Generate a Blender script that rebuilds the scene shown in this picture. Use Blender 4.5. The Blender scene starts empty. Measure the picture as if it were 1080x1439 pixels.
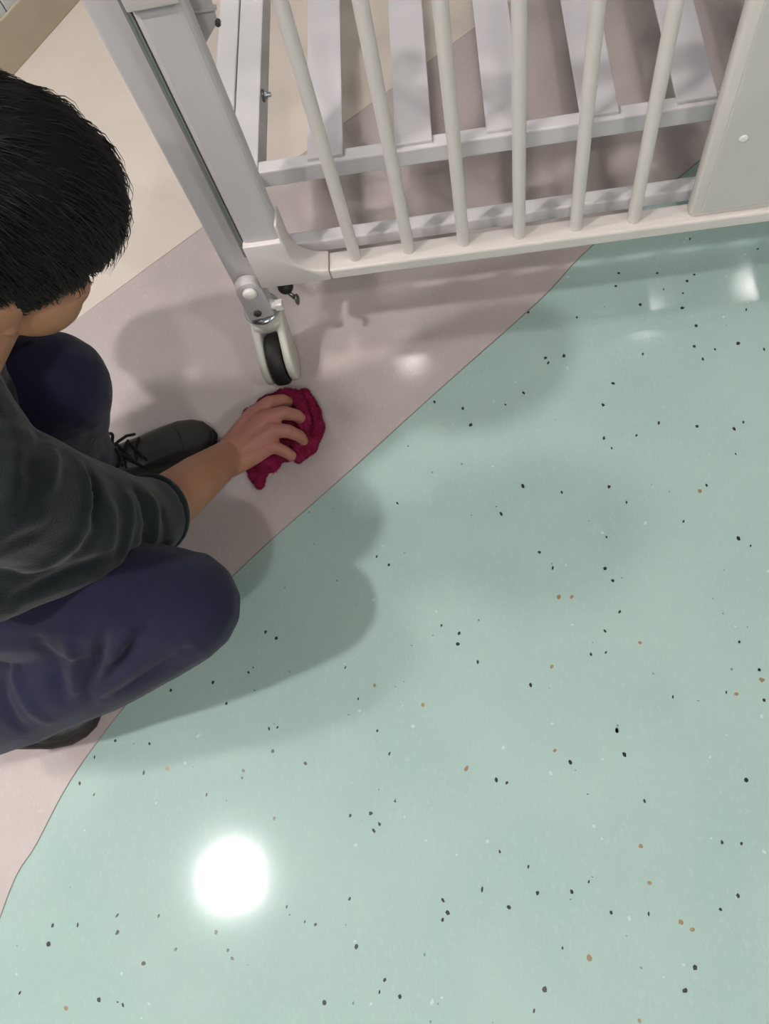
import bpy, bmesh, math, random
import numpy as np
from mathutils import Vector, Matrix, noise

random.seed(7); rng = np.random.default_rng(7)
SC = bpy.context.scene
COL = SC.collection

# ------------------------------------------------------------------ camera
FPX, CAMH = 1095.0, 1.25
def _basis():
    ray = lambda p: np.array([p[0]-540.0, -(p[1]-719.5), -FPX])
    up = -ray((728, 1140)); up /= np.linalg.norm(up)
    n = np.cross(ray((465, 385)), ray((1080, 303)))
    x = np.cross(n, up); x /= np.linalg.norm(x)
    if x[0] < 0: x = -x
    return np.array([x, np.cross(up, x), up])
RB = _basis()
def at(px, py, z=0.0):
    """floor (or height z) point seen at a photograph pixel"""
    d = RB @ np.array([px-540.0, -(py-719.5), -FPX])
    p = np.array([0, 0, CAMH]) + d*((z-CAMH)/d[2])
    return Vector(p.tolist())
cam_d = bpy.data.cameras.new('camera'); cam = bpy.data.objects.new('camera', cam_d); COL.objects.link(cam)
cam_d.sensor_fit = 'HORIZONTAL'; cam_d.sensor_width = 36.0; cam_d.lens = FPX/1080*36.0
cam_d.clip_start = 0.02
M4 = Matrix(RB.tolist()).to_4x4(); M4.translation = Vector((0, 0, CAMH)); cam.matrix_world = M4
SC.camera = cam

# ------------------------------------------------------------------ world, exposure
w = bpy.data.worlds.new('world'); SC.world = w; w.use_nodes = True
w.node_tree.nodes['Background'].inputs[0].default_value = (1.0, 0.96, 0.93, 1)
w.node_tree.nodes['Background'].inputs[1].default_value = 0.15
vs = SC.view_settings
vs.view_transform = 'Standard'; vs.look = 'None'; vs.gamma = 1.0; vs.use_curve_mapping = False
vs.exposure = -0.04
LAMP_POWER = 1150.0
CEIL = 2.9
LAMPS = [(-1.44, -0.252, 1.12, .062), (-1.62, 0.62, 0.17, .12), (0.05, -1.32, 0.42, .076), (-0.40, 2.62, 0.02, .076), (1.01, 2.74, 0.035, .076), (1.67, 2.87, 0.02, .10), (1.80, -0.95, 0.50, .076)]  # last entry is an unseen fill lamp, added to lift the ambient light

# ------------------------------------------------------------------ materials
def lin(c):
    return tuple(((v/255)/12.92 if v/255 <= .04045 else ((v/255+.055)/1.055)**2.4) for v in c) + (1,)
def mat(name, rgb, rough=.5, metal=0.0, spec=.5, var=0.0, vscale=8.0, bump=0.0, bscale=200.0, coat=0.0, sheen=0.0, rgb2=None, stretch=None, rvar=0.0):
    m = bpy.data.materials.new(name); m.use_nodes = True
    nt = m.node_tree; b = nt.nodes['Principled BSDF']; L = nt.links
    b.inputs['Base Color'].default_value = lin(rgb); b.inputs['Roughness'].default_value = rough
    b.inputs['Metallic'].default_value = metal; b.inputs['Specular IOR Level'].default_value = spec
    b.inputs['Coat Weight'].default_value = coat; b.inputs['Sheen Weight'].default_value = sheen
    tc = nt.nodes.new('ShaderNodeTexCoord'); src = tc.outputs['Object']
    if stretch:
        mp = nt.nodes.new('ShaderNodeMapping'); mp.inputs['Scale'].default_value = stretch
        L.new(src, mp.inputs[0]); src = mp.outputs[0]
    if var or rgb2:
        n = nt.nodes.new('ShaderNodeTexNoise'); n.inputs['Scale'].default_value = vscale; n.inputs['Detail'].default_value = 5
        L.new(src, n.inputs['Vector'])
        mx = nt.nodes.new('ShaderNodeMix'); mx.data_type = 'RGBA'
        c2 = rgb2 if rgb2 else tuple(max(0, v*(1-var)) for v in rgb)
        mx.inputs[6].default_value = lin(rgb); mx.inputs[7].default_value = lin(c2)
        rp = nt.nodes.new('ShaderNodeMapRange'); rp.inputs[1].default_value = .35; rp.inputs[2].default_value = .65
        L.new(n.outputs['Fac'], rp.inputs[0]); L.new(rp.outputs[0], mx.inputs[0]); L.new(mx.outputs[2], b.inputs['Base Color'])
        if rvar:
            r2 = nt.nodes.new('ShaderNodeMapRange'); r2.inputs[1].default_value = .3; r2.inputs[2].default_value = .7
            r2.inputs[3].default_value = rough-rvar; r2.inputs[4].default_value = rough+rvar
            L.new(n.outputs['Fac'], r2.inputs[0]); L.new(r2.outputs[0], b.inputs['Roughness'])
    if bump:
        n2 = nt.nodes.new('ShaderNodeTexNoise'); n2.inputs['Scale'].default_value = bscale; n2.inputs['Detail'].default_value = 3
        L.new(src, n2.inputs['Vector'])
        bp = nt.nodes.new('ShaderNodeBump'); bp.inputs['Strength'].default_value = bump; bp.inputs['Distance'].default_value = .002
        L.new(n2.outputs['Fac'], bp.inputs['Height']); L.new(bp.outputs[0], b.inputs['Normal'])
    return m
def emit(name, rgb, s):
    m = bpy.data.materials.new(name); m.use_nodes = True; nt = m.node_tree
    b = nt.nodes['Principled BSDF']; b.inputs['Base Color'].default_value = lin(rgb)
    b.inputs['Emission Color'].default_value = lin(rgb); b.inputs['Emission Strength'].default_value = s
    return m
def vinyl(name, rgb, rgb2, rgb3):
    """sheet vinyl: soft mottling, fine paler granules, waxed gloss with faint unevenness"""
    m = mat(name, rgb, rough=.095, spec=.45, rgb2=rgb2, vscale=5.0, bump=.03, bscale=45.0, rvar=.02)
    nt = m.node_tree; L = nt.links; b = nt.nodes['Principled BSDF']
    tc = [n for n in nt.nodes if n.type == 'TEX_COORD'][0]; mx = [n for n in nt.nodes if n.type == 'MIX'][0]
    v = nt.nodes.new('ShaderNodeTexVoronoi'); v.inputs['Scale'].default_value = 260.0
    mp = nt.nodes.new('ShaderNodeMapping'); mp.inputs['Scale'].default_value = (1, .55, 1); mp.inputs['Rotation'].default_value = (0, 0, .3)
    L.new(tc.outputs['Object'], mp.inputs[0]); L.new(mp.outputs[0], v.inputs['Vector'])
    sp = nt.nodes.new('ShaderNodeSeparateColor'); L.new(v.outputs['Color'], sp.inputs[0])
    gt = nt.nodes.new('ShaderNodeMapRange'); gt.inputs[1].default_value = .80; gt.inputs[2].default_value = 1.0; gt.inputs[4].default_value = .35
    L.new(sp.outputs[0], gt.inputs[0])
    m2 = nt.nodes.new('ShaderNodeMix'); m2.data_type = 'RGBA'; m2.inputs[7].default_value = lin(rgb3)
    L.new(mx.outputs[2], m2.inputs[6]); L.new(gt.outputs[0], m2.inputs[0]); L.new(m2.outputs[2], b.inputs['Base Color'])
    return m
MT = dict(
    green=vinyl('green_vinyl', (162, 184, 177), (155, 179, 172), (172, 191, 184)),
    grey=vinyl('lilac_grey_vinyl', (186, 174, 171), (179, 167, 164), (194, 184, 181)),
    cream=vinyl('cream_vinyl', (214, 203, 192), (209, 198, 187), (220, 210, 200)),
    chip=mat('black_chip', (24, 34, 33), .3), chip2=mat('tan_chip', (138, 120, 88), .3), chip3=mat('pale_chip', (176, 194, 187), .3), chip4=mat('dark_green_chip', (96, 132, 120), .3),
    seam=mat('weld_seam', (118, 120, 112), .4),
    wall=mat('pale_wall', (205, 212, 210), .6, var=.03), gap=mat('joint', (120, 124, 124), .7),
    base=mat('beige_baseboard', (186, 175, 152), .45, var=.04), paint=mat('white_paint', (188, 188, 186), .8, var=.02),
    plastic=mat('warm_white_plastic', (212, 205, 200), .38, var=.03, vscale=3), 
    steel=mat('powder_coated_white', (212, 208, 209), .33, var=.03, vscale=4),
    post=mat('grey_white_coating', (200, 195, 196), .4, var=.04, vscale=5),
    slat=mat('slat_coating', (206, 201, 204), .3, var=.03),
    alu=mat('aluminium_strip', (132, 134, 131), .45, metal=.2),
    rubber=mat('black_rubber', (30, 29, 28), .55, var=.2), white=mat('white_cap', (228, 224, 218), .4),
    caster=mat('caster_cover', (200, 198, 188), .42, var=.05, vscale=20), zinc=mat('zinc', (190, 196, 200), .2, metal=1.0),
    bolt=mat('dull_steel', (120, 114, 108), .35, metal=1.0), black=mat('black_plastic', (14, 13, 13), .5),
    hair=mat('dark_hair', (28, 23, 21), .5, spec=.35), scalp=mat('hair_mass', (17, 14, 13), .8, spec=.2),
    sweater=mat('dark_green_knit', (24, 31, 34), .92, spec=.2, var=.22, vscale=30, bump=.5, bscale=420, sheen=.15),
    navy=mat('navy_cloth', (25, 26, 52), .85, spec=.25, var=.14, vscale=14, bump=.35, bscale=700, sheen=.1),
    leather=mat('worn_black_leather', (42, 40, 37), .45, var=.3, vscale=25, bump=.2, bscale=120), sole=mat('dark_sole', (36, 30, 27), .7), lace=mat('black_lace', (18, 17, 17), .9, bump=.4, bscale=600),
    cloth=mat('maroon_towelling', (138, 34, 72), .95, spec=.12, rgb2=(108, 20, 50), vscale=60, bump=1.0, bscale=260),
    eye=mat('eye', (30, 22, 18), .2),
)
def skin_mat():
    m = mat('skin', (164, 118, 90), .5, spec=.35, rgb2=(154, 106, 80), vscale=18, bump=.25, bscale=160)
    b = m.node_tree.nodes['Principled BSDF']
    b.inputs['Subsurface Weight'].default_value = .08; b.inputs['Subsurface Radius'].default_value = (.012, .005, .003); b.inputs['Subsurface Scale'].default_value = .5
    # ruddier hands: the skin itself is redder past the wrist
    nt = m.node_tree; L = nt.links
    at_ = nt.nodes.new('ShaderNodeAttribute'); at_.attribute_name = 'ruddy'
    src = b.inputs['Base Color'].links[0].from_socket
    mx = nt.nodes.new('ShaderNodeMix'); mx.data_type = 'RGBA'; mx.inputs[7].default_value = lin((158, 104, 92))
    L.new(at_.outputs['Fac'], mx.inputs[0]); L.new(src, mx.inputs[6]); L.new(mx.outputs[2], b.inputs['Base Color'])
    return m
MT['skin'] = skin_mat()

# ------------------------------------------------------------------ helpers
def root_of(o):
    while o.parent: o = o.parent
    return o
def link(name, me, m, parent=None, smooth=False, kind=None):
    o = bpy.data.objects.new(name, me); COL.objects.link(o)
    if m is not None: me.materials.clear(); me.materials.append(m)
    if smooth:
        for p in me.polygons: p.use_smooth = True
    if parent:
        me.transform(Matrix.Translation(-Vector(root_of(parent).location))); o.parent = parent
    if kind: o['kind'] = kind
    return o
def obj(name, bm, m, parent=None, smooth=False, kind=None, auto=None):
    me = bpy.data.meshes.new(name); bmesh.ops.recalc_face_normals(bm, faces=bm.faces)
    if auto is not None:
        for f in bm.faces: f.smooth = True
        for e in bm.edges:
            if len(e.link_faces) == 2 and e.calc_face_angle(0) > auto: e.smooth = False
    bm.to_mesh(me); bm.free()
    return link(name, me, m, parent, smooth, kind)
def tag(o, label, cat, group=None):
    o['label'] = label; o['category'] = cat
    if group: o['group'] = group
    return o
def empty(name, loc):
    o = bpy.data.objects.new(name, None); COL.objects.link(o); o.location = loc; o.empty_display_size = .1
    return o
def bevel(bm, geom_edges, r, seg=2):
    bmesh.ops.bevel(bm, geom=geom_edges, offset=r, segments=seg, affect='EDGES', profile=.5)
def box(x0, x1, y0, y1, z0, z1, r=0.0, seg=2, bm=None):
    b = bmesh.new()
    bmesh.ops.create_cube(b, size=1, matrix=Matrix.Translation(((x0+x1)/2, (y0+y1)/2, (z0+z1)/2)) @ Matrix.Diagonal((x1-x0, y1-y0, z1-z0, 1)))
    if r: bevel(b, b.edges[:], r, seg)
    return join(bm, b)
def join(bm, b):
    if bm is None: return b
    me = bpy.data.meshes.new('t'); b.to_mesh(me); b.free(); bm.from_mesh(me); bpy.data.meshes.remove(me)
    return bm
def prism(pts, axis, a0, a1, r=0.0, seg=2, bm=None):
    """polygon in the two other axes, extruded along axis ('x','y','z')"""
    b = bmesh.new()
    def mk(p, a):
        return {'x': (a, p[0], p[1]), 'y': (p[0], a, p[1]), 'z': (p[0], p[1], a)}[axis]
    v0 = [b.verts.new(mk(p, a0)) for p in pts]; v1 = [b.verts.new(mk(p, a1)) for p in pts]
    b.faces.new(v0); b.faces.new(v1[::-1]); n = len(pts)
    for i in range(n): b.faces.new((v0[i], v1[i], v1[(i+1) % n], v0[(i+1) % n]))
    bmesh.ops.recalc_face_normals(b, faces=b.faces)
    if r: bevel(b, [e for e in b.edges if e.calc_face_angle(0) > .5], r, seg)
    return join(bm, b)
def cyl(p0, p1, r0, r1=None, seg=20, bm=None, r=0.0):
    b = bmesh.new(); p0 = Vector(p0); p1 = Vector(p1); d = p1-p0; r1 = r0 if r1 is None else r1
    q = d.to_track_quat('Z', 'Y').to_matrix().to_4x4()
    bmesh.ops.create_cone(b, cap_ends=True, segments=seg, radius1=r0, radius2=r1, depth=d.length, matrix=Matrix.Translation((p0+p1)/2) @ q)
    if r: bevel(b, [e for e in b.edges if e.calc_face_angle(0) > 1.0], r, 2)
    return join(bm, b)
def ball(c, r, bm=None, seg=16, M=None):
    b = bmesh.new(); rr = r if hasattr(r, '__len__') else (r, r, r)
    mtx = Matrix.Translation(c) @ (M if M is not None else Matrix.Identity(4)) @ Matrix.Diagonal((*rr, 1))
    bmesh.ops.create_uvsphere(b, u_segments=seg, v_segments=max(8, seg*2//3), radius=1, matrix=mtx)
    return join(bm, b)
def lathe(prof, M, seg=24, bm=None, ring=False):
    """profile of (radius, height) turned about local z, placed by M"""
    b = bmesh.new(); rings = []
    for r, h in prof:
        rings.append([b.verts.new(M @ Vector((r*math.cos(a), r*math.sin(a), h))) for a in [2*math.pi*k/seg for k in range(seg)]])
    for i in range(len(rings)-1):
        for k in range(seg): b.faces.new((rings[i][k], rings[i][(k+1) % seg], rings[i+1][(k+1) % seg], rings[i+1][k]))
    if ring:
        for k in range(seg): b.faces.new((rings[-1][k], rings[-1][(k+1) % seg], rings[0][(k+1) % seg], rings[0][k]))
    else:
        b.faces.new(rings[0][::-1]); b.faces.new(rings[-1])
    return join(bm, b)
def tube(pts, r, bm=None, seg=8, closed=False):
    b = bmesh.new(); P = [Vector(p) for p in pts]; n = len(P); rings = []
    for i, p in enumerate(P):
        a = P[(i-1) % n] if (closed or i) else p; c = P[(i+1) % n] if (closed or i < n-1) else p
        t = (c-a).normalized(); u = t.cross(Vector((0, 0, 1)))
        if u.length < .05: u = t.cross(Vector((1, 0, 0)))
        u.normalize(); v = t.cross(u); rr = r[i] if hasattr(r, '__len__') else r
        rings.append([b.verts.new(p + rr*(math.cos(k)*u + math.sin(k)*v)) for k in [2*math.pi*j/seg for j in range(seg)]])
    for i in range(n if closed else n-1):
        A, B = rings[i], rings[(i+1) % n]
        for k in range(seg): b.faces.new((A[k], A[(k+1) % seg], B[(k+1) % seg], B[k]))
    if not closed: b.faces.new(rings[0][::-1]); b.faces.new(rings[-1])
    return join(bm, b)
def chain(bm, pts, flat_end=False):
    """round cones through (x, y, z, r)"""
    for i, p in enumerate(pts):
        if not (flat_end and i == len(pts)-1): bm = ball(p[:3], p[3], bm, 14)
        if i: 
            q = pts[i-1]
            if (Vector(p[:3])-Vector(q[:3])).length > 1e-4: bm = cyl(q[:3], p[:3], q[3], p[3], 16, bm)
    return bm
def voxel(bm, size, smooth=3):
    """one continuous skin over the overlapping solids"""
    me = bpy.data.meshes.new('v'); bm.to_mesh(me); bm.free()
    o = bpy.data.objects.new('v', me); COL.objects.link(o)
    r = o.modifiers.new('r', 'REMESH'); r.mode = 'VOXEL'; r.voxel_size = size; r.use_smooth_shade = True
    s = o.modifiers.new('s', 'SMOOTH'); s.factor = .5; s.iterations = smooth
    dg = bpy.context.evaluated_depsgraph_get(); dg.update()
    out = bpy.data.meshes.new_from_object(o.evaluated_get(dg)); bpy.data.objects.remove(o); bpy.data.meshes.remove(me)
    return out
def get_co(me):
    a = np.empty(len(me.vertices)*3); me.vertices.foreach_get('co', a); return a.reshape(-1, 3)
def get_no(me):
    a = np.empty(len(me.vertices)*3); me.vertices.foreach_get('normal', a); return a.reshape(-1, 3)
def set_co(me, a):
    me.vertices.foreach_set('co', a.ravel()); me.update()
def folds(me, segs, amp=0.0, scale=12.0, seed=0.0, stretch=(1, 1, 1)):
    """ridges and creases along segments (a, b, width, height) plus soft noise, along the normals"""
    co = get_co(me); no = get_no(me); d = np.zeros(len(co))
    for a, b, wd, h in segs:
        a = np.array(a, float); b = np.array(b, float); ab = b-a
        t = np.clip(((co-a) @ ab)/(ab @ ab), 0, 1); dist = np.linalg.norm(co-(a+t[:, None]*ab), axis=1)
        fade = np.sin(np.pi*np.clip(t, .06, .94))**.6
        d += h*np.exp(-(dist/wd)**2)*fade
    if amp:
        st = np.array(stretch)*scale
        for i, c in enumerate(co):
            d[i] += amp*noise.noise(Vector((c*st + seed).tolist()))
    set_co(me, co + no*d[:, None])
def fold_px(me, L):
    """creases drawn on the surface where photograph pixels see it"""
    from mathutils.bvhtree import BVHTree
    t = BVHTree.FromPolygons([v.co for v in me.vertices], [p.vertices[:] for p in me.polygons]); o = Vector((0, 0, CAMH)); out = []
    for a, b, wd, h in L:
        e = []
        for p in (a, b):
            d = Vector((RB @ np.array([p[0]-540.0, -(p[1]-719.5), -FPX])).tolist()).normalized(); hit = t.ray_cast(o, d)
            e.append(hit[0])
        if e[0] is None or e[1] is None: continue
        m = t.find_nearest((e[0]+e[1])/2)[0]
        out += [(tuple(e[0]), tuple(m), wd, h), (tuple(m), tuple(e[1]), wd, h)] if (m-(e[0]+e[1])/2).length > wd else [(tuple(e[0]), tuple(e[1]), wd, h)]
    return out
def thing_struct(name, bm, m, **k):
    return obj(name, bm, m, kind='structure', **k)

# ------------------------------------------------------------------ room shell
WA = Vector((-1.062, 1.763, 0)); WD = Vector((.545, .838, 0)).normalized(); WN = Vector((WD.y, -WD.x, 0))
def room(s, t, z=0): v = WA + WD*s + WN*t; return Vector((v.x, v.y, z))
S0, S1, T0, T1 = -3.4, 2.7, 0.0, 4.6
def room_box(s0, s1, t0, t1, z0, z1, r=0.0):
    b = box(s0, s1, t0, t1, z0, z1, r)
    M = Matrix(((WD.x, WN.x, 0, WA.x), (WD.y, WN.y, 0, WA.y), (0, 0, 1, 0), (0, 0, 0, 1)))
    bmesh.ops.transform(b, matrix=M, verts=b.verts); return b
floor = thing_struct('floor', room_box(S0-.1, S1+.1, T0-.1, T1+.1, -.06, -.004), MT['gap'])
# seams of the three vinyl colours
GB = [(-1.30, -3.9), (-1.10, -2.2), (-.98, -1.2), (-.90, -.55)] + [tuple(at(*p)[:2]) for p in ((0, 1290), (52, 1185), (110, 1080), (210, 950), (325, 812), (480, 672), (620, 545), (760, 420), (830, 347), (975, 232))] + [(.80, 1.44), (1.6, 2.08), (2.3, 2.65), (3.2, 3.2)]
CA, CB = at(100, 455), at(277, 325); CDIR = (CB-CA).normalized()
def catmull(P, n=8):
    out = []
    for i in range(len(P)-1):
        p0, p1, p2, p3 = [np.array(P[min(max(j, 0), len(P)-1)]) for j in (i-1, i, i+1, i+2)]
        for k in range(n):
            t = k/n
            out.append(tuple(.5*((2*p1)+(-p0+p2)*t+(2*p0-5*p1+4*p2-p3)*t*t+(-p0+3*p1-3*p2+p3)*t**3)))
    return out+[tuple(P[-1])]
GBS = catmull(GB, 6)
CR = [tuple((CA+CDIR*k)[:2]) for k in (-3.2, -1, -.4, 0, .5, 1, 2, 3.6)]
def resample(L, n):
    L = np.array([p[:2] for p in L]); q = np.concatenate([[0], np.cumsum(np.linalg.norm(np.diff(L, axis=0), axis=1))]); t = np.linspace(0, q[-1], n)
    return np.stack([np.interp(t, q, L[:, 0]), np.interp(t, q, L[:, 1])], 1)
def sheet(name, A, B, m, z, label):
    """vinyl between two border lines, with its own thickness"""
    n = max(len(A), len(B)); A = A if len(A) == n else resample(A, n); B = B if len(B) == n else resample(B, n)
    b = bmesh.new(); g = []
    for zz in (z, z-.003): g.append([[b.verts.new((p[0], p[1], zz)) for p in L] for L in (A, B)])
    for i in range(n-1):
        for q in g: b.faces.new((q[0][i], q[0][i+1], q[1][i+1], q[1][i]))
        for k in (0, 1): b.faces.new((g[0][k][i], g[0][k][i+1], g[1][k][i+1], g[1][k][i]))
    for i in (0, n-1): b.faces.new((g[0][0][i], g[0][1][i], g[1][1][i], g[1][0][i]))
    o = obj(name, b, m, floor); o['label'] = label; return o
c = lambda s, t: tuple(room(s, t)[:2])
sheet('vinyl_sheet', [c(S0, T0), c(S1, T0)], [c(S0, T1), c(S1, T1)], MT['green'], 0.0, 'pale green speckled vinyl')
sheet('vinyl_sheet', GBS, CR, MT['grey'], .0004, 'lilac grey vinyl band')
sheet('vinyl_sheet', CR, [tuple((Vector((*p, 0))-WN*1.3)[:2]) for p in CR], MT['cream'], .0005, 'cream vinyl along the wall')
def ribbon(name, line, wd, z, m):
    b = bmesh.new(); L = [Vector((p[0], p[1], z)) for p in line]; prev = None
    for i, p in enumerate(L):
        t = (L[min(i+1, len(L)-1)]-L[max(i-1, 0)]).normalized(); n = Vector((-t.y, t.x, 0))*wd/2
        cur = (b.verts.new(p+n), b.verts.new(p+Vector((0, 0, .0006))), b.verts.new(p-n))
        if prev:
            b.faces.new((prev[0], prev[1], cur[1], cur[0])); b.faces.new((prev[1], prev[2], cur[2], cur[1]))
        prev = cur
    return obj(name, b, m, floor)
ribbon('weld_seam', GBS, .0022, .0004, MT['seam'])
ribbon('weld_seam', CR, .0022, .0005, mat('pale_seam', (170, 158, 148), .4))
# colour chips in the green vinyl
CHIPS = [(378,1024),(390,1022),(530,1027),(547,1059),(383,1056),(429,1073),(342,1083),(340,1093),(290,1117),(202,1086),(112,1101),(132,1117),(385,1150),(492,1146),(521,1143),(533,1158),(525,1167),(555,1126),(712,1100),(697,1096),(801,1072),(866,1027),(877,1060),(905,1126),(1048,1096),(1014,1184),(1041,1185),(702,1197),(742,1218),(677,1250),(715,1275),(755,1255),(803,1253),(827,1239),(858,1282),(911,1284),(1012,1278),(1037,1259),(622,1265),(629,1282),(622,1292),(491,1263),(403,1274),(428,1295),(443,1299),(304,1310),(320,1335),(326,1347),(247,1334),(223,1287),(165,1286),(165,1310),(109,1300),(68,1327),(28,1395),(139,1405),(173,1412),(456,1409),(501,1330),(540,1377),(533,1394),(562,1401),(765,1390),(750,1420),(790,1332),(976,1359),(962,1392),(202,1354),(74,1301),
 (610,565),(650,574),(661,597),(710,569),(735,552),(766,503),(770,510),(792,500),(847,569),(848,616),(859,630),(894,612),(925,595),(979,599),(1031,603),(1044,594),(1033,638),(992,682),(880,706),(855,684),(903,498),(975,487),(1037,483),(1004,491),(987,505),(978,458),(958,433),(899,428),(932,407),(959,412),(965,395),(975,386),(923,384),(869,384),(865,402),(810,446),(1048,435),(1073,491),(969,336),(742,439),(861,539),(1064,350),
 (373,888),(388,897),(349,945),(299,959),(318,989),(240,970),(190,979),(210,1045),(162,1041),(133,1064),(485,938),(503,982),
 (546,794),(529,782),(620,879),(645,890),(643,905),(671,930),(745,963),(850,799),(861,816),(870,860),(852,755),(960,733),(1037,757),(1054,767),(776,798),(757,776),(850,887),(851,917),(830,920),(1038,902),(945,979),(1020,973),(1066,941),(1073,984),(866,1026),(704,722),(558,707),(734,683),(789,692)]
TAN = [(912,1241),(957,1296),(972,1307),(828,1346),(93,1417),(898,1435),(900,1189),(779,1055),(655,1080),(235,1080),(526,963),(775,937),(899,903),(594,990),(1034,975),(1070,955),(785,839),(803,839),(983,690)]
def chip_mesh(name, pts, m, zp):
    V = []; F = []
    for x, y, r, el, a in pts:
        n = random.choice((5, 6, 7)); i0 = len(V); ca, sa = math.cos(a), math.sin(a)
        for k in range(n):
            th = 2*math.pi*k/n; rr = r*random.uniform(.65, 1.15); u, v = rr*math.cos(th), rr*el*math.sin(th)
            V.append((x+u*ca-v*sa, y+u*sa+v*ca, zp))
        F.append(tuple(range(i0, i0+n)))
    me = bpy.data.meshes.new(name); me.from_pydata(V, [], F); me.update()
    return link(name, me, m, floor, kind='stuff')
def in_green(x, y):
    xs = [p[1] for p in GBS]
    if y <= GBS[0][1] or y >= GBS[-1][1]: return False
    for (x0, y0), (x1, y1) in zip(GBS, GBS[1:]):
        if y0 <= y <= y1: return x > x0+(x1-x0)*(y-y0)/(y1-y0+1e-9)+.004
    return False
def in_frame(x, y):
    v = RB.T @ np.array([x, y, -CAMH]); px, py = 540-FPX*v[0]/v[2], 719.5+FPX*v[1]/v[2]
    return -10 < px < 1090 and 330 < py < 1450
def rnd(n, rmin, rmax, only_out=False):
    out = []
    while len(out) < n:
        x, y = random.uniform(-1.1, 2.0), random.uniform(-1.3, 1.7)
        if in_green(x, y) and not (only_out and in_frame(x, y)): out.append((x, y, random.uniform(rmin, rmax), random.uniform(.5, 1), random.uniform(0, 3.1)))
    return out
bl = [(*at(*p)[:2], random.uniform(.0028, .0044), random.uniform(.5, .95), random.uniform(.9, 2.2)) for p in CHIPS]
chip_mesh('black_chips', bl + rnd(260, .0024, .0046, True) + rnd(60, .0012, .002), MT['chip'], .00035)
chip_mesh('tan_chips', [(*at(*p)[:2], random.uniform(.0035, .005), .8, random.uniform(0, 3)) for p in TAN] + rnd(70, .002, .004, True) + rnd(40, .0012, .002), MT['chip2'], .0003)
chip_mesh('pale_chips', rnd(420, .0015, .0042), MT['chip3'], .0002)
chip_mesh('dark_green_chips', rnd(380, .0012, .0026), MT['chip4'], .00025)

# walls, baseboards, ceiling
wl = thing_struct('wall_left', room_box(S0, S1, -.12, -.012, 0, CEIL+.05), MT['gap'])
seam_s = None
# a panel joint stands where the photograph shows it, just above the baseboard
best = min(np.linspace(-1.2, .6, 400), key=lambda s: (lambda v: (540-FPX*v[0]/v[2]-10)**2)(RB.T @ (np.array(room(s, 0, .107))-np.array([0, 0, CAMH]))))
x0 = float(best)
edges = sorted([x0+1.2*k for k in range(-4, 5) if S0 < x0+1.2*k < S1])
edges = [S0]+edges+[S1]
for a, b_ in zip(edges, edges[1:]):
    obj('wall_panel', room_box(a+.002, b_-.002, -.012, 0, .1, CEIL, .001), MT['wall'], wl)
thing_struct('baseboard_left', room_box(S0, S1, .0, .008, 0, .107, .003), MT['base'])
thing_struct('wall_back', room_box(S1, S1+.1, -.12, T1+.1, 0, CEIL+.05), MT['paint'])
thing_struct('wall_front', room_box(S0-.1, S0, -.12, T1+.1, 0, CEIL+.05), MT['paint'])
thing_struct('wall_right', room_box(S0, S1, T1, T1+.1, 0, CEIL+.05), MT['paint'])
thing_struct('baseboard_back', room_box(S1-.008, S1, .01, T1, 0, .107, .003), MT['base'])
thing_struct('baseboard_right', room_box(S0, S1-.01, T1-.008, T1, 0, .107, .003), MT['base'])
thing_struct('baseboard_front', room_box(S0, S0+.008, .01, T1-.01, 0, .107, .003), MT['base'])
thing_struct('ceiling', room_box(S0-.1, S1+.1, -.12, T1+.1, CEIL, CEIL+.08), MT['paint'])

LAB = ['behind the crouching person', 'beside the panelled wall near the bed corner post', 'over the open green floor', 'close to the panelled wall beyond the bed', 'over the far side of the bed', 'over the far corner of the bed', 'as added unseen fill on the right side of the floor']
for (lx, ly, pw, lr), lb in zip(LAMPS, LAB):
    t = empty('ceiling_light', (lx, ly, CEIL))
    tag(t, 'round white recessed ceiling downlight '+lb, 'ceiling light', 'ceiling downlights')
    I = Matrix.Translation((lx, ly, CEIL))
    obj('trim_ring', lathe([(lr, -.012), (lr+.016, -.012), (lr+.02, -.006), (lr+.02, 0), (lr, 0)], I, 32, ring=True), MT['white'], t, smooth=True)
    obj('diffuser', lathe([(.001, -.011), (lr, -.011), (lr, -.003), (.001, -.003)], I, 32), emit('lamp_glow', (255, 249, 247), LAMP_POWER*pw), t)

# ------------------------------------------------------------------ hospital bed
BX, BY = -.369, .864
CX = .531                                   # middle of the long side
bed = empty('hospital_bed', (CX, 1.28, 0))
tag(bed, 'white slatted hospital bed frame on casters with spindle side guard', 'bed')
YF, YB = .811, .848; YFAR = 1.86
mx_ = lambda x: 2*CX-x
def both(fn):
    for s in (0, 1): fn((lambda x: x) if s == 0 else mx_)
def xbox(f, x0, x1, *a, **k):
    a0, a1 = sorted((f(x0), f(x1))); return box(a0, a1, *a, **k)
# corner posts, stiles, strips
for yc in (BY, YFAR):
    for f in ((lambda x: x), mx_):
        obj('post', xbox(f, -.394, -.3455, yc-.024, yc+.024, .196, .87, r=.004), MT['post'], bed)
for f in ((lambda x: x), mx_):
    obj('metal_strip', xbox(f, -.3465, -.3385, .8225, .85, .30, .79, r=.001), MT['alu'], bed)
    obj('strip_groove', xbox(f, -.3432, -.3418, .8215, .826, .30, .79), MT['gap'], bed)
    obj('stile', xbox(f, -.338, -.277, .8195, .849, .30, .80, r=.009, seg=3), MT['post'], bed)
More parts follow.
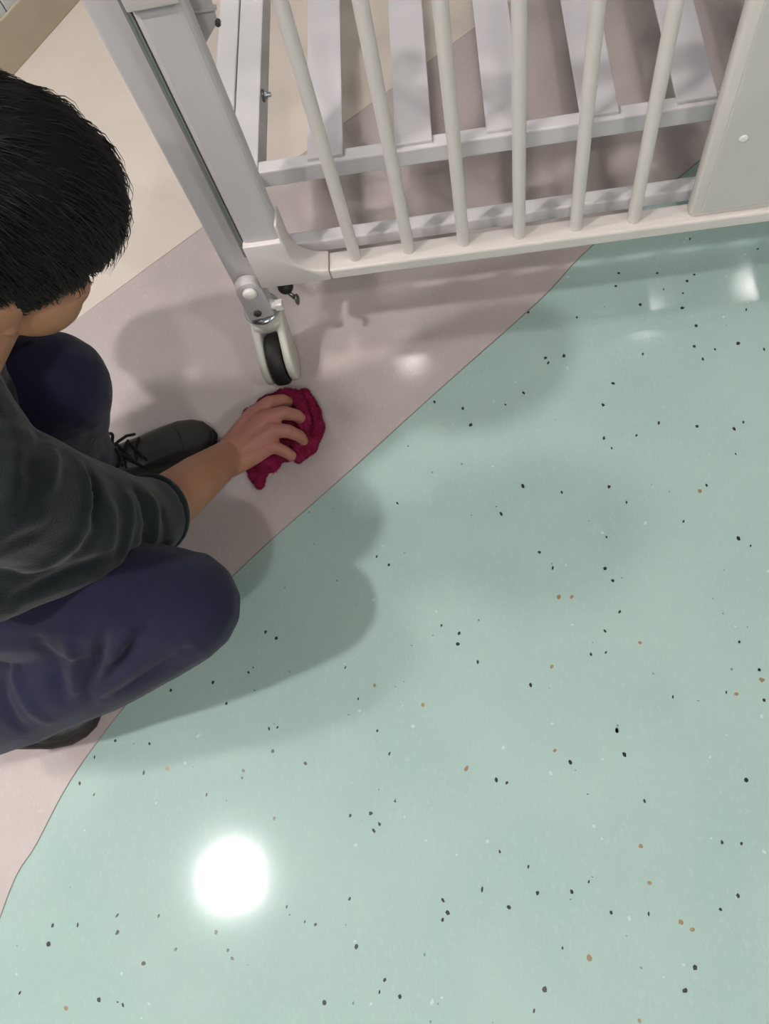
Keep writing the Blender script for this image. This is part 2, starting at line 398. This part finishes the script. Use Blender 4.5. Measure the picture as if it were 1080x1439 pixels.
# moulded guard frame: corner piece with a hollow fillet, bottom and top rails
ZB, ZT = .234, .2565
def corner_pts(f, up):
    arc = [(-.2215-.052*math.cos(a), .3085-.052*math.sin(a)) for a in np.linspace(0, math.pi/2, 10)]
    pts = [(-.3385, ZB), (-.2215, ZB)] + arc[::-1] + ([(-.2735, .370), (-.2785, .370)] if up else []) + [(-.2785, .334), (-.3385, .334)]
    zf = (lambda z: z) if up else (lambda z: 1.046-z)
    return [(f(x), zf(z)) for x, z in pts]
for f in ((lambda x: x), mx_):
    for up in (True, False):
        obj('corner_piece', prism(corner_pts(f, up), 'y', YF, YB+.004, r=.0025), MT['plastic'], bed, auto=.6)
obj('bottom_rail', box(-.2205, mx_(-.2205), YF, YB, ZB, ZT, r=.0035), MT['plastic'], bed)
obj('top_rail', box(-.2205, mx_(-.2205), YF, YB, 1.046-ZT, 1.046-ZB, r=.0035), MT['plastic'], bed)
sp_me = None
for side in (0, 1):
    for k in range(6):
        x = -.1775+.0860*k; x = x if side == 0 else mx_(x)
        if sp_me is None:
            o = obj('spindle', cyl((x, .831, ZT-.003), (x, .831, 1.046-ZT+.003), .0094, seg=20), MT['plastic'], bed, auto=.6); sp_me = o.data; xr = x
        else:
            o = bpy.data.objects.new('spindle', sp_me); COL.objects.link(o); o.parent = bed; o.location = (x-xr, 0, 0)
pn = obj('centre_panel', box(.331, mx_(.331), .819, .843, ZT-.002, 1.046-ZT+.002, r=.008, seg=3), MT['plastic'], bed, auto=.5)
obj('panel_inlay', box(.346, mx_(.346), .8165, .822, ZT+.012, .72, r=.0015), mat('inlay_grey_white', (196, 193, 190), .45, var=.02), pn)
sx = at(1033, 178, .40)
for f in ((lambda x: x), mx_):
    obj('white_disc', cyl((f(.372), .8145, .402), (f(.372), .8175, .402), .0055, seg=16, r=.001), MT['white'], pn)  # small plain white disc on the panel face
# base frame
obj('cross_tube', box(-.347, mx_(-.347), .8605, .8855, .245, .270, r=.003), MT['steel'], bed)
obj('cross_tube', box(-.347, mx_(-.347), YFAR-.0125, YFAR+.0125, .245, .270, r=.003), MT['steel'], bed)
obj('slat_rail', box(-.329, mx_(-.329), .991, 1.016, .266, .300, r=.003), MT['steel'], bed)
obj('slat_rail', box(-.329, mx_(-.329), 1.735, 1.76, .266, .300, r=.003), MT['steel'], bed)
for f in ((lambda x: x), mx_):
    obj('end_beam', xbox(f, -.3725, -.329, .888, YFAR-.02, .255, .301, r=.002), MT['steel'], bed)
    obj('end_beam', xbox(f, -.412, -.3745, .892, YFAR-.02, .255, .302, r=.002), MT['steel'], bed)
    for y in (1.178, 1.45):
        sgn = 1 if f(0) == 0 else -1
        o = obj('frame_bolt', cyl((f(-.3292), y, .287), (f(-.3262), y, .287), .0105, seg=18), MT['bolt'], bed)
        b = cyl((f(-.3262), y, .287), (f(-.3205), y, .287), .0065, seg=6); obj('bolt_head', cyl((f(-.3205), y, .287), (f(-.314), y, .287), .004, seg=12, bm=b), MT['zinc'], o)
nsl = int((mx_(-.215)+.215)/.1443)
sl_me = None
for k in range(13):
    xc = -.2145+.1449*k
    if xc > mx_(-.26): break
    if sl_me is None:
        o = obj('slat', box(xc-.0295, xc+.0295, .998, 1.754, .2995, .3065, r=.0015), MT['slat'], bed); sl_me = o.data; xr2 = xc
    else:
        o = bpy.data.objects.new('slat', sl_me); COL.objects.link(o); o.parent = bed; o.location = (xc-xr2, 0, 0)
# gusset bracket of the raised side rail
for f in ((lambda x: x), mx_):
    g = obj('gusset_bracket', prism([(f(-.33), .72), (f(-.264), .72), (f(-.272), .627), (f(-.298), .601), (f(-.33), .56)], 'y', .895, .899, r=.001), MT['post'], bed)
    obj('bracket_lip', xbox(f, -.33, -.266, .890, .896, .645, .648), MT['post'], g)
    obj('bracket_bolt', cyl((f(-.271), .889, .628), (f(-.271), .896, .628), .0035, seg=6), MT['bolt'], g)
    obj('bracket_arm', xbox(f, -.36, -.322, .886, .9, .55, .72, r=.002), MT['post'], g)

# casters
def caster(px, py, yaw, front):
    """px, py the post axis; yaw the direction in which the wheel trails"""
    d = Vector((math.cos(yaw), math.sin(yaw), 0)); l = Vector((-d.y, d.x, 0)); o0 = Vector((px, py, 0))
    M = Matrix(((d.x, l.x, 0, px), (d.y, l.y, 0, py), (0, 0, 1, 0), (0, 0, 0, 1)))
    I = Matrix.Translation((px, py, 0))
    body = obj('caster', lathe([(.012, .098), (.027, .100), (.0295, .106), (.0305, .128), (.028, .133), (.012, .134)], M, 28), MT['caster'], bed, auto=.6)
    # crown between the cheeks
    WR, WC, TR = .050, .050, .050
    def cheek(s):
        pts = []
        for a in np.linspace(-math.pi*.98, math.pi*.30, 22): pts.append((TR+.0445*math.cos(a), WC+.0445*math.sin(a)))
        pts += [(.030, .112), (.010, .122), (-.022, .122), (-.026, .100)]
        y0, y1 = (.0155*s, .0305*s)
        b = prism(pts, 'y', min(y0, y1), max(y0, y1), r=.006, seg=3)
        bmesh.ops.transform(b, matrix=M, verts=b.verts)
        return b
    for s in (-1, 1): obj('wheel_cover', cheek(s), MT['caster'], body, auto=.7)
    b = bmesh.new(); bmesh.ops.create_cube(b, size=1, matrix=M @ Matrix.Translation((.003, 0, .112)) @ Matrix.Diagonal((.052, .05, .02, 1)))
    bevel(b, b.edges[:], .006, 3); obj('fork_crown', b, MT['caster'], body, auto=.6)
    WM = M @ Matrix.Translation((TR, 0, WC)) @ Matrix.Rotation(math.pi/2, 4, 'X')
    obj('tyre', lathe([(.03, -.0135), (.045, -.0135), (.0485, -.010), (.0498, -.004), (.0498, .004), (.0485, .010), (.045, .0135), (.03, .0135)], WM, 40), MT['rubber'], body, auto=.6)
    obj('axle', cyl(M @ Vector((TR, -.029, WC)), M @ Vector((TR, .029, WC)), .006, seg=12), MT['bolt'], body)
    obj('swivel_ring', lathe([(.018, .1335), (.0325, .134), (.034, .1375), (.0325, .141), (.018, .142)], M, 32), MT['zinc'], body, smooth=True)
    obj('stem', lathe([(.0235, .140), (.0245, .143), (.0245, .197)], I, 28), MT['post'], body, auto=.6)
    if front:
        # rounded lug with a white plug and a bolt on the side that faces out
        hd = Vector((.15, -1, 0)).normalized(); hl = Vector((hd.y, -hd.x, 0))
        LM = Matrix(((hl.x, 0, hd.x, px), (hl.y, 0, hd.y, py), (0, 1, 0, 0), (0, 0, 0, 1)))
        pts = [(.0215*math.cos(a), .221+.0215*math.sin(a)) for a in np.linspace(0, math.pi, 12)] + [(-.0225, .146), (.0225, .146)]
        b = prism(pts, 'z', .008, .028, r=.003); bmesh.ops.transform(b, matrix=LM, verts=b.verts)
        obj('stem_lug', b, MT['post'], body, auto=.6)
        obj('plug', lathe([(.012, .0290), (.0125, .0335), (.010, .0365), (.004, .038)], LM @ Matrix.Translation((-.001, .221, 0)), 20), MT['white'], body, smooth=True)
        bb = obj('lug_bolt', lathe([(.007, .029), (.007, .0335), (.0035, .0345)], LM @ Matrix.Translation((.003, .166, 0)), 6), MT['bolt'], body)
    # brake tab
    b = bmesh.new(); bmesh.ops.create_cube(b, size=1, matrix=I @ Matrix.Translation((.040, -.020, .168)) @ Matrix.Diagonal((.014, .014, .016, 1))); bevel(b, b.edges[:], .002, 2)
    b = cyl((px+.01, py-.008, .165), (px+.036, py-.018, .166), .0085, seg=14, bm=b)
    obj('brake_tab', b, MT['white'], body)
    return body
caster(BX, BY-.018, math.radians(-84), True)
caster(mx_(BX), BY-.018, math.radians(-100), True)
caster(BX, YFAR, math.radians(60), False)
caster(mx_(BX), YFAR, math.radians(75), False)
# release knob and wing screw under the corner piece
for f in ((lambda x: x), mx_):
    k = obj('release_knob', ball((f(-.3045), .826, .214), (.0135, .0135, .0125), cyl((f(-.3045), .826, .214), (f(-.3045), .826, ZB+.004), .008, seg=14)), MT['black'], bed, smooth=True)
    b = cyl((f(-.3045), .822, .208), (f(-.292), .813, .198), .0035, seg=10)
    b = ball((f(-.289), .811, .196), (.004, .009, .011), b, 12)
    obj('wing_screw', b, MT['bolt'], k, smooth=True)

# ------------------------------------------------------------------ person crouching
PBASE = Vector((-.72, .40, 0))
# head frame: forward, left, up
HU = Vector((.673, -.031, .739)).normalized(); HF = Vector((.737, .115, -.666)); HF = (HF-HU*HF.dot(HU)).normalized(); HL = HU.cross(HF)
HY = math.radians(15); HF = HF*math.cos(HY)+HL*math.sin(HY); HL = HU.cross(HF)
HC = Vector((-.412, .487, .768))
HM = Matrix(((HF.x, HL.x, HU.x, HC.x), (HF.y, HL.y, HU.y, HC.y), (HF.z, HL.z, HU.z, HC.z), (0, 0, 0, 1)))
HR = HM.to_3x3().to_4x4()
hp = lambda f, l, u: HM @ Vector((f, l, u))
def hball(c, r, bm): return ball(hp(*c), r, bm, 20, HR)
J = dict(rsh=(-.525, .335, .575), rel=(-.487, .395, .288), rwr=(-.437, .588, .088), lsh=(-.60, .665, .60), lel=(-.78, .73, .44), lwr=(-.745, .60, .515),
         rhip=(-.81, .335, .30), lhip=(-.89, .50, .32), rkn=(-.41, .265, .30), lkn=(-.535, .528, .455), ran=(-.80, .165, .155), lan=(-.70, .598, .10))
PELV = (-.86, .42, .33); NECK = (-.575, .478, .650)
def P3(k, r): return (*J[k], r)
def body_solids():
    bm = None
    # head
    bm = hball((-.010, 0, .030), (.096, .075, .088), bm); bm = hball((.036, 0, -.040), (.055, .056, .068), bm)
    bm = hball((.064, 0, -.094), (.026, .026, .020), bm); bm = hball((.076, 0, .030), (.018, .05, .012), bm)
    for s in (-1, 1):
        bm = hball((.060, .036*s, -.028), (.028, .026, .026), bm); bm = hball((-.004, .076*s, -.012), (.019, .009, .032), bm)
        bm = hball((.004, .078*s, -.030), (.010, .008, .012), bm); bm = hball((.045, .044*s, -.075), (.03, .018, .02), bm)
        bm = hball((.101, .0105*s, -.036), (.009, .008, .007), bm)
    bm = chain(bm, [(*hp(.088, 0, .012), .009), (*hp(.106, 0, -.030), .0125)])
    bm = hball((.086, 0, -.060), (.012, .022, .006), bm); bm = hball((.084, 0, -.071), (.012, .019, .006), bm)
    bm = hball((.042, -.042, -.050), (.042, .030, .045), bm); bm = hball((.042, .042, -.050), (.042, .030, .045), bm)
    # neck, trunk
    bm = chain(bm, [(*hp(.005, -.030, -.080), .036), (-.515, .428, .660, .044), (*NECK, .055)])
    bm = chain(bm, [(*hp(.015, 0, -.075), .044), (*(hp(-.02, 0, -.085)*.5+Vector(NECK)*.5), .05), (*NECK, .05)])
    bm = chain(bm, [(*hp(-.040, 0, -.045), .058), (*NECK, .062), (-.63, .49, .585, .095), (-.70, .465, .50, .115), (-.80, .44, .40, .12), (*PELV, .12)])
    bm = chain(bm, [(-.61, .48, .60, .07), P3('rsh', .055)]); bm = chain(bm, [(-.62, .52, .61, .07), P3('lsh', .055)])
    # arms
    bm = chain(bm, [P3('rsh', .055), (-.505, .365, .43, .050), P3('rel', .043), (-.478, .435, .245, .0445), (-.458, .515, .163, .0385), P3('rwr', .0285)])
    bm = chain(bm, [P3('lsh', .055), (-.68, .70, .50, .048), P3('lel', .040), (-.765, .67, .475, .040), P3('lwr', .027)])
    # legs
    bm = chain(bm, [(*PELV, .11), P3('rhip', .085), (-.62, .30, .30, .072), P3('rkn', .055), (-.55, .225, .25, .055), (-.70, .185, .18, .042), P3('ran', .036), (-.775, .172, .085, .026), (-.745, .178, .045, .022)])
    bm = chain(bm, [(*PELV, .11), P3('lhip', .085), (-.70, .51, .39, .072), P3('lkn', .055), (-.60, .552, .32, .053), (-.665, .585, .18, .042), P3('lan', .036), (-.665, .608, .05, .026), (-.62, .626, .040, .018)])
    # right hand: back of the hand, five fingers closing on the cloth
    W = Vector(J['rwr'])
    mcp = [Vector(p) for p in ((-.396, .664, .088), (-.374, .650, .094), (-.364, .628, .089), (-.366, .605, .076))]
    for i, m_ in enumerate(mcp):
        wv = W + Vector((.004, .018-.012*i, 0)); bm = chain(bm, [(*wv, .0215), (*(wv*.45+m_*.55), .0185), (*m_, .0150 if i < 3 else .0135)])
    fingers = [
        [(-.396, .664, .088, .0138), (-.368, .684, .087, .0124), (-.350, .697, .069, .0112), (-.343, .702, .051, .0098)],
        [(-.374, .650, .094, .0140), (-.341, .659, .090, .0128), (-.324, .663, .069, .0114), (-.319, .664, .049, .0100)],
        [(-.364, .628, .089, .0136), (-.335, .626, .083, .0122), (-.320, .625, .063, .0110), (-.317, .624, .046, .0096)],
        [(-.366, .605, .076, .0120), (-.346, .597, .066, .0108), (-.338, .596, .048, .0098), (-.342, .600, .034, .0086)],
        [(-.428, .614, .078, .0185), (-.417, .650, .066, .0155), (-.400, .678, .054, .0125), (-.384, .695, .044, .0100)]]
    for fgr in fingers: bm = chain(bm, fgr)
    # left hand resting on the thigh
    L = Vector(J['lwr']); dv = (Vector((-.665, .53, .505))-L).normalized(); sv = dv.cross(Vector((0, 0, 1))).normalized(); uv = sv.cross(dv)
    for i in range(4):
        o = sv*(.030-.020*i); a = L+o*.6; m_ = L+dv*.085+o
        bm = chain(bm, [(*a, .019), (*(a*.4+m_*.6), .0165), (*m_, .0125), (*(m_+dv*.034-uv*.004), .0105), (*(m_+dv*.056-uv*.014), .0095), (*(m_+dv*.07-uv*.026), .0085)])
    bm = chain(bm, [(*(L+sv*.02), .017), (*(L+sv*.05+dv*.045), .013), (*(L+sv*.058+dv*.078-uv*.006), .010)])
    return bm
me = voxel(body_solids(), .0032, 3)
co = get_co(me)
rd = np.clip(1-(np.linalg.norm(co-np.array((-.37, .635, .07)), axis=1)-.05)/.05, 0, 1)
at_ = me.attributes.new('ruddy', 'FLOAT', 'POINT'); at_.data.foreach_set('value', rd.astype(np.float32))
# knuckle and wrist creases
folds(me, [((-.428, .606, .115), (-.404, .572, .108), .0025, -.0016), ((-.424, .612, .112), (-.398, .578, .105), .002, -.0012),
           ((-.418, .618, .10), (-.380, .660, .10), .006, .0016), ((-.412, .606, .105), (-.360, .648, .104), .005, .0018), ((-.408, .598, .10), (-.350, .628, .098), .005, .0016)])
person = bpy.data.objects.new('person', me); COL.objects.link(person)
me.materials.clear(); me.materials.append(MT['skin']); me.transform(Matrix.Translation(-PBASE)); person.location = PBASE
for p in me.polygons: p.use_smooth = True
tag(person, 'person crouching in dark sweater and navy trousers, wiping a caster with a cloth', 'person')
for s in (-1, 1): obj('eye', hball((.0865, .031*s, .004), (.008, .013, .008), None), MT['eye'], person, smooth=True)

# hair: a mass over the skull and loose short strands
def hair_mask(d):
    """d unit directions in head frame; 1 where hair grows"""
    f, l, u = d[:, 0], d[:, 1], d[:, 2]
    line = np.where(f > 0, .05+.42*np.clip(f, 0, 1)**1.5, .05+.62*f)      # hairline: forehead high, nape low
    side = (f > .12) & (f < .38) & (np.abs(l) > .80)
    line = np.where(side, -.30, line)                                      # sideburn
    return np.clip((u-line)/.06+.5, 0, 1)
SK = np.array((.096, .075, .088)); SO = np.array((-.010, 0, .030))
def hair_thick(d):
    f, l, u = d[:, 0], d[:, 1], d[:, 2]
    return .010+.012*np.clip(u, 0, 1)+.010*np.clip(f, 0, 1)*np.clip(u+.3, 0, 1)
bm = bmesh.new(); bmesh.ops.create_icosphere(bm, subdivisions=6, radius=1)
hme = bpy.data.meshes.new('hair'); bm.to_mesh(hme); bm.free()
d = get_co(hme); d /= np.linalg.norm(d, axis=1)[:, None]; mk = hair_mask(d); th = hair_thick(d)
rad = np.where(mk > 0, th*mk, 0)-.012*(1-mk)
nz = np.array([noise.noise(Vector((v[0]*3, v[1]*11, v[2]*5)))*.003 + noise.noise(Vector((v[0]*9, v[1]*34, v[2]*14)))*.0016 for v in d])
pos = SO + d*SK + d*(rad+nz*mk)[:, None]
RM = np.array(HM)
set_co(hme, pos @ RM[:3, :3].T + RM[:3, 3])
hair = link('hair', hme, MT['scalp'], person, smooth=True)
N = 22000
d = rng.normal(size=(N*3, 3)); d /= np.linalg.norm(d, axis=1)[:, None]; d = d[hair_mask(d) > .6][:N]
th = hair_thick(d); roots = SO + d*SK + d*(th*.55)[:, None]
whorl = np.array((-.55, .1, .83)); whorl /= np.linalg.norm(whorl)
flow = d-whorl; flow[:, 0] += .55*np.clip(d[:, 2], 0, 1); flow += rng.normal(size=flow.shape)*.13 + np.array([list(noise.noise_vector(Vector((v*7).tolist()))) for v in d])*.45
flow -= d*np.sum(flow*d, axis=1)[:, None]; flow /= np.linalg.norm(flow, axis=1)[:, None]+1e-9
ln = (.018+.026*np.clip(d[:, 2]+.1, 0, 1)+.022*np.clip(d[:, 0], 0, 1))*rng.uniform(.7, 1.25, len(d))
lift = rng.uniform(.08, .55, len(d))*(.6+.5*np.array([noise.noise(Vector((v*9).tolist())) for v in d])+.3)
K = 5; ts = np.linspace(0, 1, K); V = np.empty((len(d), K, 3, 3))
side = np.cross(d, flow)
for k, t in enumerate(ts):
    c_ = roots + flow*(ln*t)[:, None] + d*(th*.45*lift*2.2*t + ln*lift*(t-t*t*.9) - .5*ln*ln*t*t/.10)[:, None]
    wd = .00105*(1-t*.92)
    V[:, k, 0] = c_+side*wd; V[:, k, 1] = c_-side*wd; V[:, k, 2] = c_+d*wd*1.2
Vw = V.reshape(-1, 3) @ RM[:3, :3].T + RM[:3, 3]
base = (np.arange(len(d))*K*3)[:, None, None]; fs = []
quad = np.array([[k*3+a, k*3+b_, (k+1)*3+b_, (k+1)*3+a] for k in range(K-1) for a, b_ in ((0, 1), (1, 2), (2, 0))])
F = (base + quad[None]).reshape(-1, 4)
sme = bpy.data.meshes.new('hair_strands'); sme.from_pydata(Vw.tolist(), [], F.tolist()); sme.update()
link('hair_strands', sme, MT['hair'], hair, smooth=True, kind='stuff')

# sweater
bm = chain(None, [(*PELV, .150), (-.76, .445, .44, .150), (-.68, .47, .53, .135), (-.64, .488, .585, .108), (-.61, .497, .625, .080)])
bm = chain(bm, [(-.64, .46, .585, .10), P3('rsh', .080)]); bm = chain(bm, [(-.66, .53, .585, .09), P3('lsh', .075)])
bm = chain(bm, [(-.61, .49, .615, .078), (-.545, .405, .598, .060), P3('rsh', .075)])
bm = chain(bm, [(-.72, .36, .45, .13), (-.60, .315, .455, .092), (-.515, .345, .40, .070)])
bm = chain(bm, [P3('rsh', .082), (-.512, .358, .44, .074), (-.489, .388, .312, .062), (-.4825, .416, .268, .0555)], True)
bm = chain(bm, [P3('lsh', .08), (-.70, .70, .52, .066), (-.778, .728, .445, .058), (-.772, .70, .458, .053)], True)
me = voxel(bm, .005, 4)
folds(me, fold_px(me, [((60, 610), (40, 660), .010, -.010), ((75, 625), (60, 690), .010, .009), ((125, 668), (135, 720), .009, -.012), ((112, 655), (118, 730), .009, .009), ((135, 720), (100, 790), .010, -.010), ((150, 700), (150, 790), .011, .008),
    ((190, 690), (190, 790), .008, -.010), ((205, 695), (205, 780), .008, .007), ((175, 690), (170, 790), .009, .007), ((20, 640), (10, 720), .012, .008), ((120, 745), (20, 810), .013, .009), ((140, 790), (30, 835), .013, -.009), ((60, 740), (5, 770), .012, -.006), ((225, 715), (228, 770), .006, -.006)]),
      amp=.006, scale=13, seed=3.1)
sw = link('sweater', me, MT['sweater'], person, smooth=True); sw['label'] = 'dark green knitted sweater with pushed up sleeves'
obj('collar', tube([tuple(Vector(NECK)+Vector((-.012, 0, -.012))+(.070*math.cos(a))*Vector((.55, -.1, -.62)).normalized()*1.0+(.070*math.sin(a))*Vector((.1, 1, 0)).normalized()) for a in np.linspace(0, 2*math.pi, 28, endpoint=False)], .013, closed=True), MT['sweater'], sw, smooth=True)
dv = Vector((.0075, .026, -.048)).normalized(); u1 = dv.cross(Vector((1, 0, 0))).normalized(); u2 = dv.cross(u1); cc = Vector((-.4825, .4167, .2665))
obj('cuff', tube([tuple(cc+.0525*(math.cos(a)*u1+math.sin(a)*u2)) for a in np.linspace(0, 2*math.pi, 28, endpoint=False)], .0075, closed=True), MT['sweater'], sw, smooth=True)

# trousers
bm = chain(None, [(*PELV, .150), P3('rhip', .112), (-.62, .305, .30, .098), (-.48, .277, .305, .086), P3('rkn', .074), (-.47, .247, .275, .078), (-.57, .220, .235, .080), (-.68, .192, .19, .074), (-.765, .170, .145, .066), (-.80, .163, .115, .060)], True)
bm = chain(bm, [(*PELV, .150), P3('lhip', .112), (-.70, .51, .39, .095), (-.595, .523, .445, .080), P3('lkn', .070), (-.595, .548, .36, .074), (-.648, .574, .25, .068), (-.686, .592, .15, .061), (-.698, .600, .09, .060)], True)
me = voxel(bm, .005, 4)
folds(me, fold_px(me, [((122, 978), (152, 880), .009, -.013), ((126, 978), (180, 890), .008, .010), ((128, 978), (205, 880), .008, -.012), ((135, 980), (230, 900), .009, .008), ((150, 982), (260, 915), .008, -.007),
    ((105, 970), (95, 890), .010, .010), ((88, 985), (55, 900), .012, -.010), ((60, 1010), (15, 930), .012, .009), ((30, 1020), (2, 960), .010, -.008), ((200, 850), (320, 860), .02, .004),
    ((140, 620), (160, 560), .010, -.006), ((100, 600), (150, 620), .009, -.006), ((60, 520), (130, 540), .012, -.004)]), amp=.005, scale=11, seed=9.0)
link('trousers', me, MT['navy'], person, smooth=True)['label'] = 'navy blue work trousers'

# shoes
def shoe(M0, laces, bend=0.0):
    class _B:                                   # the sole bends at the ball of the foot
        def __matmul__(self, v):
            v = Vector(v); t = min(1, max(0, (.222-v.x)/.045)); a = bend*t
            x, z = v.x-.205, v.z
            return M0 @ Vector((.205+x*math.cos(a)+z*math.sin(a), v.y, -x*math.sin(a)+z*math.cos(a)))
    M = _B()
    def put(b, pre=Matrix.Identity(4)):
        for v in b.verts: v.co = M @ (pre @ v.co)
        return b
    secs = [(-.004, .022, .060), (.006, .030, .085), (.03, .035, .098), (.07, .036, .100), (.11, .038, .088), (.15, .043, .070), (.19, .0475, .056), (.225, .046, .047), (.25, .038, .040), (.268, .025, .033), (.276, .010, .026)]
    b = bmesh.new(); rings = []
    for x, hw, ht in secs:
        rg = []
        for k in range(20):
            a = 2*math.pi*k/20; cs, sn = math.cos(a), math.sin(a)
            y = hw*math.copysign(abs(cs)**.75, cs); z0 = .016; z = z0+(ht-z0)*(.5+.5*math.copysign(abs(sn)**.85, sn))
            y *= 1-.22*max(0, sn)
            rg.append(b.verts.new(M @ Vector((x, y, z))))
        rings.append(rg)
    for A, B in zip(rings, rings[1:]):
        for k in range(20): b.faces.new((A[k], A[(k+1) % 20], B[(k+1) % 20], B[k]))
    b.faces.new(rings[0][::-1]); b.faces.new(rings[-1])
    bmesh.ops.subdivide_edges(b, edges=b.edges[:], cuts=1, use_grid_fill=True, smooth=.6)
    sh = obj('shoe', b, MT['leather'], person, smooth=True)
    pts = []
    for x, hw, ht in secs: pts.append((x-.001, hw+.004))
    pts = pts + [(.281, .0)] + [(x, -y) for x, y in pts[::-1]]
    b = put(prism(pts, 'z', 0, .019, r=.004)); obj('sole', b, MT['sole'], sh, auto=.7)
    b = None
    for x, hw, ht in ((.222, .046, .0485),):
        b = tube([tuple(M @ Vector((x-.012*abs(math.cos(a))**2, hw*1.0*math.copysign(abs(math.cos(a))**.75, math.cos(a))*(1-.2*max(0, math.sin(a))), .017+(ht-.016)*max(0, math.sin(a))**.85))) for a in np.linspace(0.05, math.pi-.05, 22)], .0016, b, 6)
    obj('toe_seam', b, MT['sole'], sh, smooth=True)
    if laces:
        b = None
        tg = [tuple(M @ Vector((x, y, z))) for x, y, z in ((.150, -.026, .064), (.135, 0, .083), (.150, .026, .064))]
        for x in (.088, .108, .128, .146):
            h = np.interp(x, [s[0] for s in secs], [s[2] for s in secs])
            b = tube([tuple(M @ Vector((x+.010*y/.026, y, h+.003-.010*(y/.026)**2))) for y in np.linspace(-.026, .026, 7)], .0028, b, 7)
            b = tube([tuple(M @ Vector((x-.010*y/.026, y, h+.004-.010*(y/.026)**2))) for y in np.linspace(-.026, .026, 7)], .0028, b, 7)
        for s in (-1, 1):
            lp = [(.115+.020*math.sin(a)*.6, s*(.004+.024*(1-math.cos(a))/2*1.3), .104+.010*math.sin(a)+.004*math.sin(2*a)) for a in np.linspace(0, 2*math.pi, 16, endpoint=False)]
            b = tube([tuple(M @ Vector(p)) for p in lp], .003, b, 7, closed=True)
            b = tube([tuple(M @ Vector(p)) for p in ((.113, 0, .104), (.128, s*.014, .100), (.140, s*.030, .082), (.150, s*.040, .062))], .0028, b, 7)
        b = ball(M @ Vector((.114, 0, .104)), .006, b, 10)
        obj('laces', b, MT['lace'], sh, smooth=True)
        b = prism([(-.03, .0), (.03, .0), (.026, .05), (-.026, .05)], 'x', -.0025, .0025, r=.002)
        put(b, Matrix.Translation((.088, 0, .078)) @ Matrix.Rotation(-.5, 4, 'Y')); obj('tongue', b, MT['leather'], sh)
    return sh
tip = Vector((-.495, .678, 0)); ang = math.radians(23)
shoe(Matrix.Translation(tip-Vector((math.cos(ang), math.sin(ang), 0))*.279) @ Matrix.Rotation(ang, 4, 'Z'), True)
tip = Vector((-.672, .185, 0)); ang = math.radians(8)
M = Matrix.Translation(tip-Vector((math.cos(ang), math.sin(ang), 0))*.279) @ Matrix.Rotation(ang, 4, 'Z')
shoe(M, True, math.radians(30))

# ------------------------------------------------------------------ cleaning cloth
def cp(px, py, z, r): v = at(px, py, z); return (v.x, v.y, v.z, r)
bm = None
for px, py, z, r in ((385, 590, .022, .021), (405, 605, .022, .022), (375, 615, .020, .020), (395, 630, .020, .020), (412, 590, .018, .016), (360, 605, .018, .016), (414, 620, .016, .014), (428, 596, .014, .013), (430, 614, .013, .012), (375, 645, .018, .017)):
    bm = ball(at(px, py, z), (.030, .028, r), bm, 14)
bm = chain(bm, [cp(350, 584, .020, .011), cp(372, 566, .028, .012), cp(395, 558, .034, .012), (*at(414, 556, .044), .013), cp(423, 572, .050, .0125), cp(426, 594, .046, .012), cp(424, 618, .036, .011), cp(412, 638, .024, .011)])
bm = chain(bm, [cp(428, 553, .026, .011), cp(443, 578, .024, .0115), cp(447, 602, .022, .011), cp(437, 628, .018, .011), cp(420, 645, .014, .010)])
bm = chain(bm, [cp(378, 576, .030, .009), cp(400, 572, .036, .010), cp(412, 582, .036, .010), cp(414, 604, .034, .010)])
bm = chain(bm, [cp(352, 596, .016, .011), cp(350, 618, .014, .010), cp(360, 640, .014, .010)])
bm = chain(bm, [cp(362, 630, .018, .016), cp(356, 655, .014, .013), cp(358, 668, .012, .0125), cp(364, 680, .010, .009)])
bm = chain(bm, [cp(372, 640, .018, .016), cp(370, 660, .014, .012), cp(365, 679, .010, .009)])
me = voxel(bm, .0025, 2)
folds(me, [], amp=.0040, scale=55, seed=1.0)
co = get_co(me); no = get_no(me); jit = np.array([noise.noise(Vector((v*420).tolist())) for v in co])*.0016
co = co+no*jit[:, None]; co[:, 2] = np.maximum(co[:, 2], .0008); set_co(me, co)
cl = link('cleaning_cloth', me, MT['cloth'], None, smooth=True)
# towelling pile
co = get_co(me); no = get_no(me); idx = rng.choice(len(co), min(16000, len(co)), replace=False)
p0 = co[idx]; nn = no[idx]+rng.normal(size=(len(idx), 3))*.45; nn /= np.linalg.norm(nn, axis=1)[:, None]
tg = np.cross(nn, rng.normal(size=nn.shape)); tg /= np.linalg.norm(tg, axis=1)[:, None]; hl_ = rng.uniform(.0015, .0032, (len(idx), 1))
PV = np.stack([p0+tg*.0006, p0-tg*.0006, p0+nn*hl_*.7+tg*.0005, p0+nn*hl_], 1); PV[:, :, 2] = np.maximum(PV[:, :, 2], .0008); n4 = (np.arange(len(idx))*4)[:, None]
PF = np.concatenate([n4+np.array([[0, 1, 2]]), n4+np.array([[1, 3, 2]])], 0)
cc = Vector((-.35, .64, 0)); me.transform(Matrix.Translation(-cc)); cl.location = cc
pm = bpy.data.meshes.new('pile'); pm.from_pydata(PV.reshape(-1, 3).tolist(), [], PF.tolist()); pm.update()
link('pile', pm, MT['cloth'], cl, kind='stuff')
tag(cl, 'crumpled maroon towelling cloth under the hand on the floor', 'cloth')
